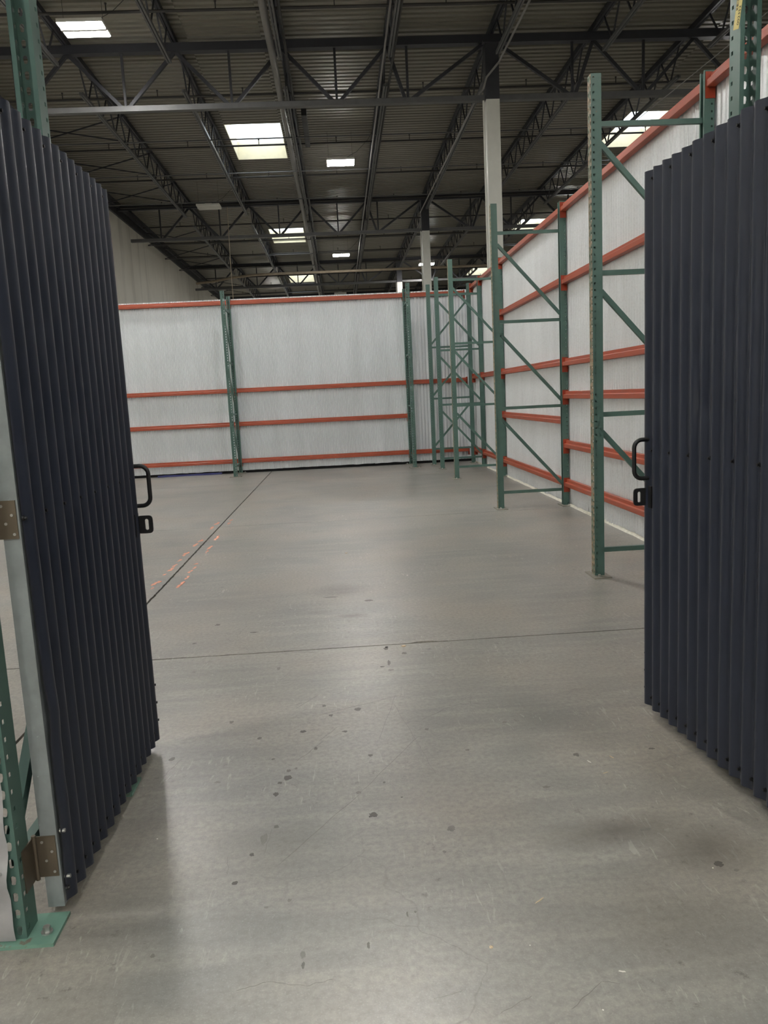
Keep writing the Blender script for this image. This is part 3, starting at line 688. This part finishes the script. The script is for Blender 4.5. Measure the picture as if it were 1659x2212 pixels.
# ---------------------------------------------------------------- dark corrugated doors
def door(name, org, ang, nsign, label, seed, bent, ph0, dents=()):
    """u runs from the hinge to the free edge; n is the outer face direction (into the opening)."""
    U = Vector((math.sin(ang), math.cos(ang), 0)); Nn = Vector((math.cos(ang), -math.sin(ang), 0))*nsign
    O = Vector(org)
    P = lambda u, n, z: tuple(O+U*u+Nn*n+Vector((0, 0, z)))
    d = thing(name, org, label, 'door', kind='structure')
    Wd, z0, z1, per, amp = 1.145, .045, 2.322, .0762, .0092
    # sheet with thickness-free corrugation, flats wide and ribs narrow
    mb = MB(); spp = 16; n = int(Wd/per*spp); zs = [z0+(z1-z0)*i/60 for i in range(61)]
    prof = []
    for k in range(n+1):
        u = Wd*k/n; ph = (u/per+ph0) % 1.0
        hgt = math.sin(2*math.pi*ph)
        prof.append([u, hgt])
    for zi, z in enumerate(zs):
        for (u, hgt) in prof:
            e = 0.0
            if bent:
                g = max(0, 1-u/.09); e = .010*g*max(0, math.sin((z-.05)/(1.05)*math.pi*1.0))*(1 if z < 1.1 else 0)*(.4+.6*math.sin(z*7)**2)
                e += .006*g*noise.noise((z*9, 0, 1))*(1 if z < .8 else 0)
            for (du, dz) in dents: e -= .009*math.exp(-((u-du)/.016)**2-((z-dz)/.05)**2)
            e += .0018*noise.noise((u*5+seed, z*1.3, seed))
            zz = z
            if zi == len(zs)-1: zz += .004*noise.noise((u*20, seed, 0))
            if zi == 0: zz += .006*noise.noise((u*9, seed, 4))
            mb.v.append(P(u, .010+amp*hgt+e, zz))
    for zi in range(len(zs)-1):
        for k in range(n): b = zi*(n+1)+k; mb.f.append((b, b+1, b+n+2, b+n+1))
    part('corrugated_sheet', mb, 'navy', d, True)
    def bx(u0, u1, n0, n1, za, zb):
        m_ = MB(); m_.v = [P(u, nn, z) for z in (za, zb) for (u, nn) in ((u0, n0), (u1, n0), (u1, n1), (u0, n1))]
        m_.f = [(3, 2, 1, 0), (4, 5, 6, 7), (0, 1, 5, 4), (1, 2, 6, 5), (2, 3, 7, 6), (3, 0, 4, 7)]; return m_
    part('hinge_stile', bx(0, .05, -.055, -.007, .030, 2.30), 'galv', d)
    part('free_stile', bx(Wd-.055, Wd-.005, -.055, -.007, .055, 2.30), 'galv', d)
    for (za, zb) in ((.060, .110), (1.162, 1.212), (2.25, 2.30)): part('cross_rail', bx(.05, Wd-.055, -.055, -.007, za, zb), 'galv', d)
    # screws in the pans
    ks = range(0, 15)
    for row, step in ((.086, 1), (1.187, 2), (2.288, 2)):
        for k in range(0, 15, step):
            u = (k+(.75-ph0)+(.06 if bent else 0))*per
            if u > Wd-.02: continue
            s = MB().tube([P(u, .0005, row), P(u, .006, row)], .0075, 8).tube([P(u, .006, row), P(u, .012, row)], .0048, 6)
            part('sheet_screw', s, 'black', d)
    for z in (.12, .20, .28):
        part('edge_screw', MB().tube([P(Wd-.012, -.006, z), P(Wd-.012, .017, z)], .0055, 8), 'black', d)
    # D handle
    hp = []
    uh = Wd-.03; out = .082; zt, zb_, rr = 1.242, 1.058, .034
    hp.append(P(uh, -.005, zt-.009))
    for i in range(7):
        t = math.pi/2*i/6; hp.append(P(uh, out-rr+rr*math.sin(t)-.009, zt-rr+rr*math.cos(t)-.009+.0))
    for i in range(7):
        t = math.pi/2*i/6; hp.append(P(uh, out-rr+rr*math.cos(t)-.009, zb_+rr-rr*math.sin(t)+.009))
    hp.append(P(uh, -.005, zb_+.009))
    part('pull_handle', MB().tube(hp, .009, 12), 'black', d, True)
    # slotted lock plate, standing out from the face
    out0, out1, za, zb2 = .005, .072, .948, 1.024; cx, cz = .047, .986; rect = []
    L = 24; hole = []; outer = []
    for i in range(L):
        t = 2*math.pi*i/L; co, si = math.cos(t), math.sin(t)
        hole.append((cx+.0075*co, cz+(.016 if si >= 0 else -.016)+.0075*si))
        hx, hz = (out1-out0)/2, (zb2-za)/2; q = 5.0
        rx = math.copysign(abs(co)**(2/q), co)*hx; rz = math.copysign(abs(si)**(2/q), si)*hz
        outer.append(((out0+out1)/2+rx, cz+rz))
    m_ = MB()
    for uu in (uh+.006, uh+.013):
        m_.v += [P(uu, a_, z_) for a_, z_ in outer]+[P(uu, a_, z_) for a_, z_ in hole]
    for i in range(L):
        j = (i+1) % L
        m_.f += [(i, j, L+j, L+i), (2*L+i, 2*L+j, 3*L+j, 3*L+i), (i, j, 2*L+j, 2*L+i), (L+i, L+j, 3*L+j, 3*L+i)]
    lp = part('lock_plate', m_, 'black', d)
    part('plate_foot', bx(uh-.03, uh+.020, .004, .012, .940, 1.034), 'black', lp)
    # butt hinges on the stile's front face
    for (za, zb3) in ((.130, .256), (1.132, 1.238)):
        h = part('butt_hinge', bx(-.004, -.0005, -.066, -.012, za, zb3), 'hinge', d)
        part('hinge_leaf', bx(-.080, -.006, -.0775, -.0735, za, zb3), 'hinge', h)
        part('hinge_pin', MB().tube([P(-.007, -.071, za-.006), P(-.007, -.071, zb3+.006)], .0065, 10), 'hinge', h, True)
        for i, (nn, zz) in enumerate(((-.050, .86), (-.024, .62), (-.042, .40), (-.022, .12))):
            z = za+(zb3-za)*zz; part('hinge_screw', MB().tube([P(-.004, nn, z), P(-.0062, nn, z)], .0042, 8), 'bolt', h)
    if bent:
        for z in (.262, .118): part('edge_bolt', MB().tube([P(.012, -.002, z), P(.012, .014, z)], .006, 8), 'bolt', d)
    return d
door('door_1', (-.885, 2.15, 0), 0.0, 1, 'dark navy corrugated door with bent hinge edge, hung from galvanised tube', 3, True, .75)
door('door_2', (1.385, 2.15, 0), math.atan2(-.072, 1.09), -1, 'dark navy corrugated door standing before the silver right wall', 8, False, .45, ((.72, 1.40), (.655, 1.37)))

# ---------------------------------------------------------------- stains, scratches and paint left on the slab
def film(name, outlines, mat, z=.0004):
    mb = MB()
    for oi, ol in enumerate(outlines):
        zt_ = z+.0002*oi
        b = len(mb.v); n = len(ol)
        mb.v += [(x, y, zt_) for x, y in ol]+[(x, y, 0.0) for x, y in ol]
        mb.f += [tuple(b+i for i in range(n))]+[(b+i, b+(i+1) % n, b+n+(i+1) % n, b+n+i) for i in range(n)]
    return link(name, mb.mesh(name, mat), floor)
def blob(x, y, rx, ry, rot=0.0, n=22, rag=.5):
    out = []; sd = random.random()*50
    for i in range(n):
        t = 2*math.pi*i/n; r = 1+rag*(noise.noise((math.cos(t)*1.6+sd, math.sin(t)*1.6, sd))+.5*noise.noise((math.cos(t)*5+sd, math.sin(t)*5, sd)))
        a, c = rx*r*math.cos(t), ry*r*math.sin(t); out.append((x+a*math.cos(rot)-c*math.sin(rot), y+a*math.sin(rot)+c*math.cos(rot)))
    return out
def pxr(x, y, wpx, hpx):
    p = at_floor(x, y); q = at_floor(x+wpx/2, y); r = at_floor(x, y-hpx/2)
    return p.x, p.y, .8*max(.003, (q-p).length), .8*max(.003, (r-p).length)
for (x, y, wp, hp, k) in ((623, 1680, 19, 12, 0), (596, 1716, 14, 9, 0), (605, 1691, 12, 6, 0), (623, 1665, 11, 7, 1), (655, 1580, 14, 7, 0), (682, 1617, 10, 7, 1), (806, 1760, 26, 14, 0), (773, 1532, 20, 7, 1),
        (544, 1846, 12, 9, 0), (507, 1908, 14, 10, 0), (570, 1812, 18, 26, 2), (597, 1786, 13, 8, 1), (655, 2062, 14, 20, 2), (655, 2085, 10, 16, 1), (796, 2042, 9, 16, 1), (834, 1401, 12, 6, 0), (873, 1411, 14, 5, 1),
        (840, 1432, 7, 14, 1), (826, 1440, 12, 3, 0), (845, 1447, 14, 4, 2), (1245, 1630, 18, 8, 1), (1408, 1617, 14, 5, 1), (1552, 1866, 24, 14, 0), (1590, 1880, 14, 7, 2), (1395, 1792, 40, 8, 2), (975, 1790, 22, 14, 2),
        (330, 2065, 12, 9, 2), (880, 1975, 6, 13, 1), (897, 1970, 7, 7, 1), (372, 1640, 14, 8, 1), (500, 1560, 12, 6, 1), (560, 1595, 10, 7, 1), (420, 1390, 10, 3, 1), (470, 1350, 14, 4, 1), (700, 1525, 10, 5, 1), (715, 1545, 12, 5, 1),
        (745, 1580, 12, 4, 1), (800, 1632, 12, 6, 1), (775, 1712, 14, 8, 2), (922, 1575, 12, 6, 2), (548, 1366, 18, 3, 1), (602, 1444, 9, 8, 2), (797, 1297, 22, 4, 1), (715, 1290, 40, 4, 2), (625, 1945, 10, 8, 2), (575, 1960, 12, 6, 2),
        (470, 1690, 16, 6, 2), (590, 1640, 8, 5, 1), (640, 1660, 8, 5, 2), (830, 1690, 7, 5, 1), (868, 1722, 6, 4, 1), (1090, 1560, 14, 4, 2), (1010, 1620, 12, 5, 2), (960, 1840, 10, 8, 2), (1180, 1700, 20, 6, 2)):
    X_, Y_, rx, ry = pxr(x, y, wp, hp); film('stain', [blob(X_, Y_, rx, ry)], ('stain_dark', 'stain_mid', 'stain_faint')[k])
for (x0, y0, x1, y1) in ((850, 1520, 905, 1610), (905, 1610, 942, 1675), (855, 1500, 818, 1600), (905, 1590, 780, 1710), (780, 1712, 600, 1870), (350, 1680, 392, 1640), (588, 1790, 570, 1845), (700, 1600, 640, 1645), (730, 1570, 690, 1600),
        (690, 1545, 870, 1500), (575, 2120, 660, 2130), (660, 2130, 720, 2115), (510, 2140, 575, 2122), (1080, 2190, 1150, 2150), (1235, 2180, 1300, 2120), (1300, 2120, 1340, 2125), (492, 1850, 492, 1890), (640, 1530, 690, 1500), (605, 1470, 622, 1455), (935, 2160, 1000, 2140)):
    a, c = at_floor(x0, y0), at_floor(x1, y1); d = c-a; n = Vector((-d.y, d.x, 0)).normalized(); K = 14; up_, dn_ = [], []
    for i in range(K+1):
        t = i/K; p = a+d*t+n*(.006*noise.noise((t*4, x0, y0))); wv = .0007+.0007*abs(noise.noise((t*7, x0, 1)))
        if i in (0, K): wv = .0002
        up_.append(((p+n*wv).x, (p+n*wv).y)); dn_.append(((p-n*wv).x, (p-n*wv).y))
    film('scratch', [up_+dn_[::-1]], 'stain_faint')
KP = 1659/210.0
for (zx, zy, ww, hh) in ((215, 1265, 190, 90), (150, 1345, 70, 40), (360, 1115, 50, 20), (470, 1030, 110, 70), (540, 960, 80, 50), (620, 870, 70, 40), (720, 765, 120, 80), (895, 605, 90, 60), (975, 540, 100, 50), (1170, 320, 60, 40), (1250, 250, 90, 50),
        (630, 1290, 150, 120), (740, 1170, 80, 70), (805, 1055, 80, 60), (870, 1000, 50, 40), (900, 935, 50, 30), (1085, 725, 70, 50), (1140, 650, 90, 70), (1255, 490, 90, 80), (1460, 238, 60, 30), (1495, 188, 60, 40)):
    fl_ = []; m_ = max(3, int(ww*hh/900))
    for i in range(m_):
        u = (i+.5)/m_*2-1; X_, Y_, rx, ry = pxr(310+(zx+u*ww*.38+random.uniform(-8, 8))/KP, 1100+(zy-u*hh*.38+random.uniform(-7, 7))/KP, random.uniform(30, 66)/KP, random.uniform(12, 24)/KP)
        fl_.append(blob(X_, Y_, rx, ry, random.uniform(-.3, .3), 12, .6))
    film('paint_mark', fl_, 'spray', .0005)

# ---------------------------------------------------------------- litter on the floor
def splinter(px0, py0, px1, py1, wid, mat, label):
    a, c = at_floor(px0, py0), at_floor(px1, py1); mb = MB(); d = (c-a); n = Vector((-d.y, d.x, 0)).normalized()
    pr = [0, .15, .5, .85, 1]; ws = [.25, .8, 1, .9, .3]
    for t, ww in zip(pr, ws):
        p = a+d*t+n*(.15*wid*math.sin(t*9)); h = wid*.55*ww
        for (s, z) in ((-1, 0), (1, 0), (.6, h), (-.6, h)): mb.v.append(tuple(p+n*(s*wid*ww/2)+Vector((0, 0, z+.0003))))
    for k in range(4):
        for q in range(4): b0, b1 = k*4+q, k*4+(q+1) % 4; mb.f.append((b0, b1, b1+4, b0+4))
    mb.f += [(3, 2, 1, 0), (16, 17, 18, 19)]
    o = link('wood_splinter' if mat == 'wood' else 'paper_scrap', mb.mesh('splinter', mat)); tag(o, label, 'debris', 'litter on the floor')
def chip(pxc, pyc, size, mat, label, name='wood_chip'):
    p = at_floor(pxc, pyc); mb = MB(); n = 7
    for z, s in ((.0003, 1), (size*.3, .75)):
        for i in range(n): t = 2*math.pi*i/n; r = size*s*(.7+.45*random.random()); mb.v.append((p.x+r*math.cos(t), p.y+r*math.sin(t), z))
    mb.f = [tuple(range(n))[::-1], tuple(range(n, 2*n))]+[(i, (i+1) % n, n+(i+1) % n, n+i) for i in range(n)]
    o = link(name, mb.mesh(name, mat)); tag(o, label, 'debris', 'litter on the floor')
splinter(1156, 1952, 1175, 1939, .0035, 'wood', 'longest pale wood splinter lying before the dark right door')
splinter(1336, 2098, 1352, 2100, .0035, 'paper', 'short white sliver lying level on the bare floor')
splinter(1268, 1643, 1277, 1648, .004, 'paper', 'curled white paper sliver near the right door foot')
splinter(1316, 1633, 1326, 1638, .004, 'wood', 'small splinter near the foot of the right door')
splinter(1302, 1671, 1314, 1668, .003, 'wood', 'thin brown splinter close to the right door foot')
chip(1061, 2046, .0065, 'wood', 'peach coloured wood chip on the bare floor')
chip(748, 1195, .014, 'wood', 'yellow chip on the floor beyond the orange paint marks')
chip(872, 1396, .016, 'wood', 'yellowish crumbled filler in the cross joint', 'joint_crumb')
for (x, y, s, lb) in ((1145, 2042, .002, 'tiny white crumb beside the peach chip'), (1303, 2182, .003, 'small white crumb by a floor crack'), (880, 1243, .008, 'pale crumb beyond the cross joint'), (1540, 1875, .003, 'tiny white crumb beside a dark stain'), (340, 1812, .003, 'tiny white crumb near the left door foot')):
    chip(x, y, s, 'paper', lb, 'white_crumb')
chip(835, 1398, .010, 'ink', 'dark nut lying at the cross joint', 'metal_nut')
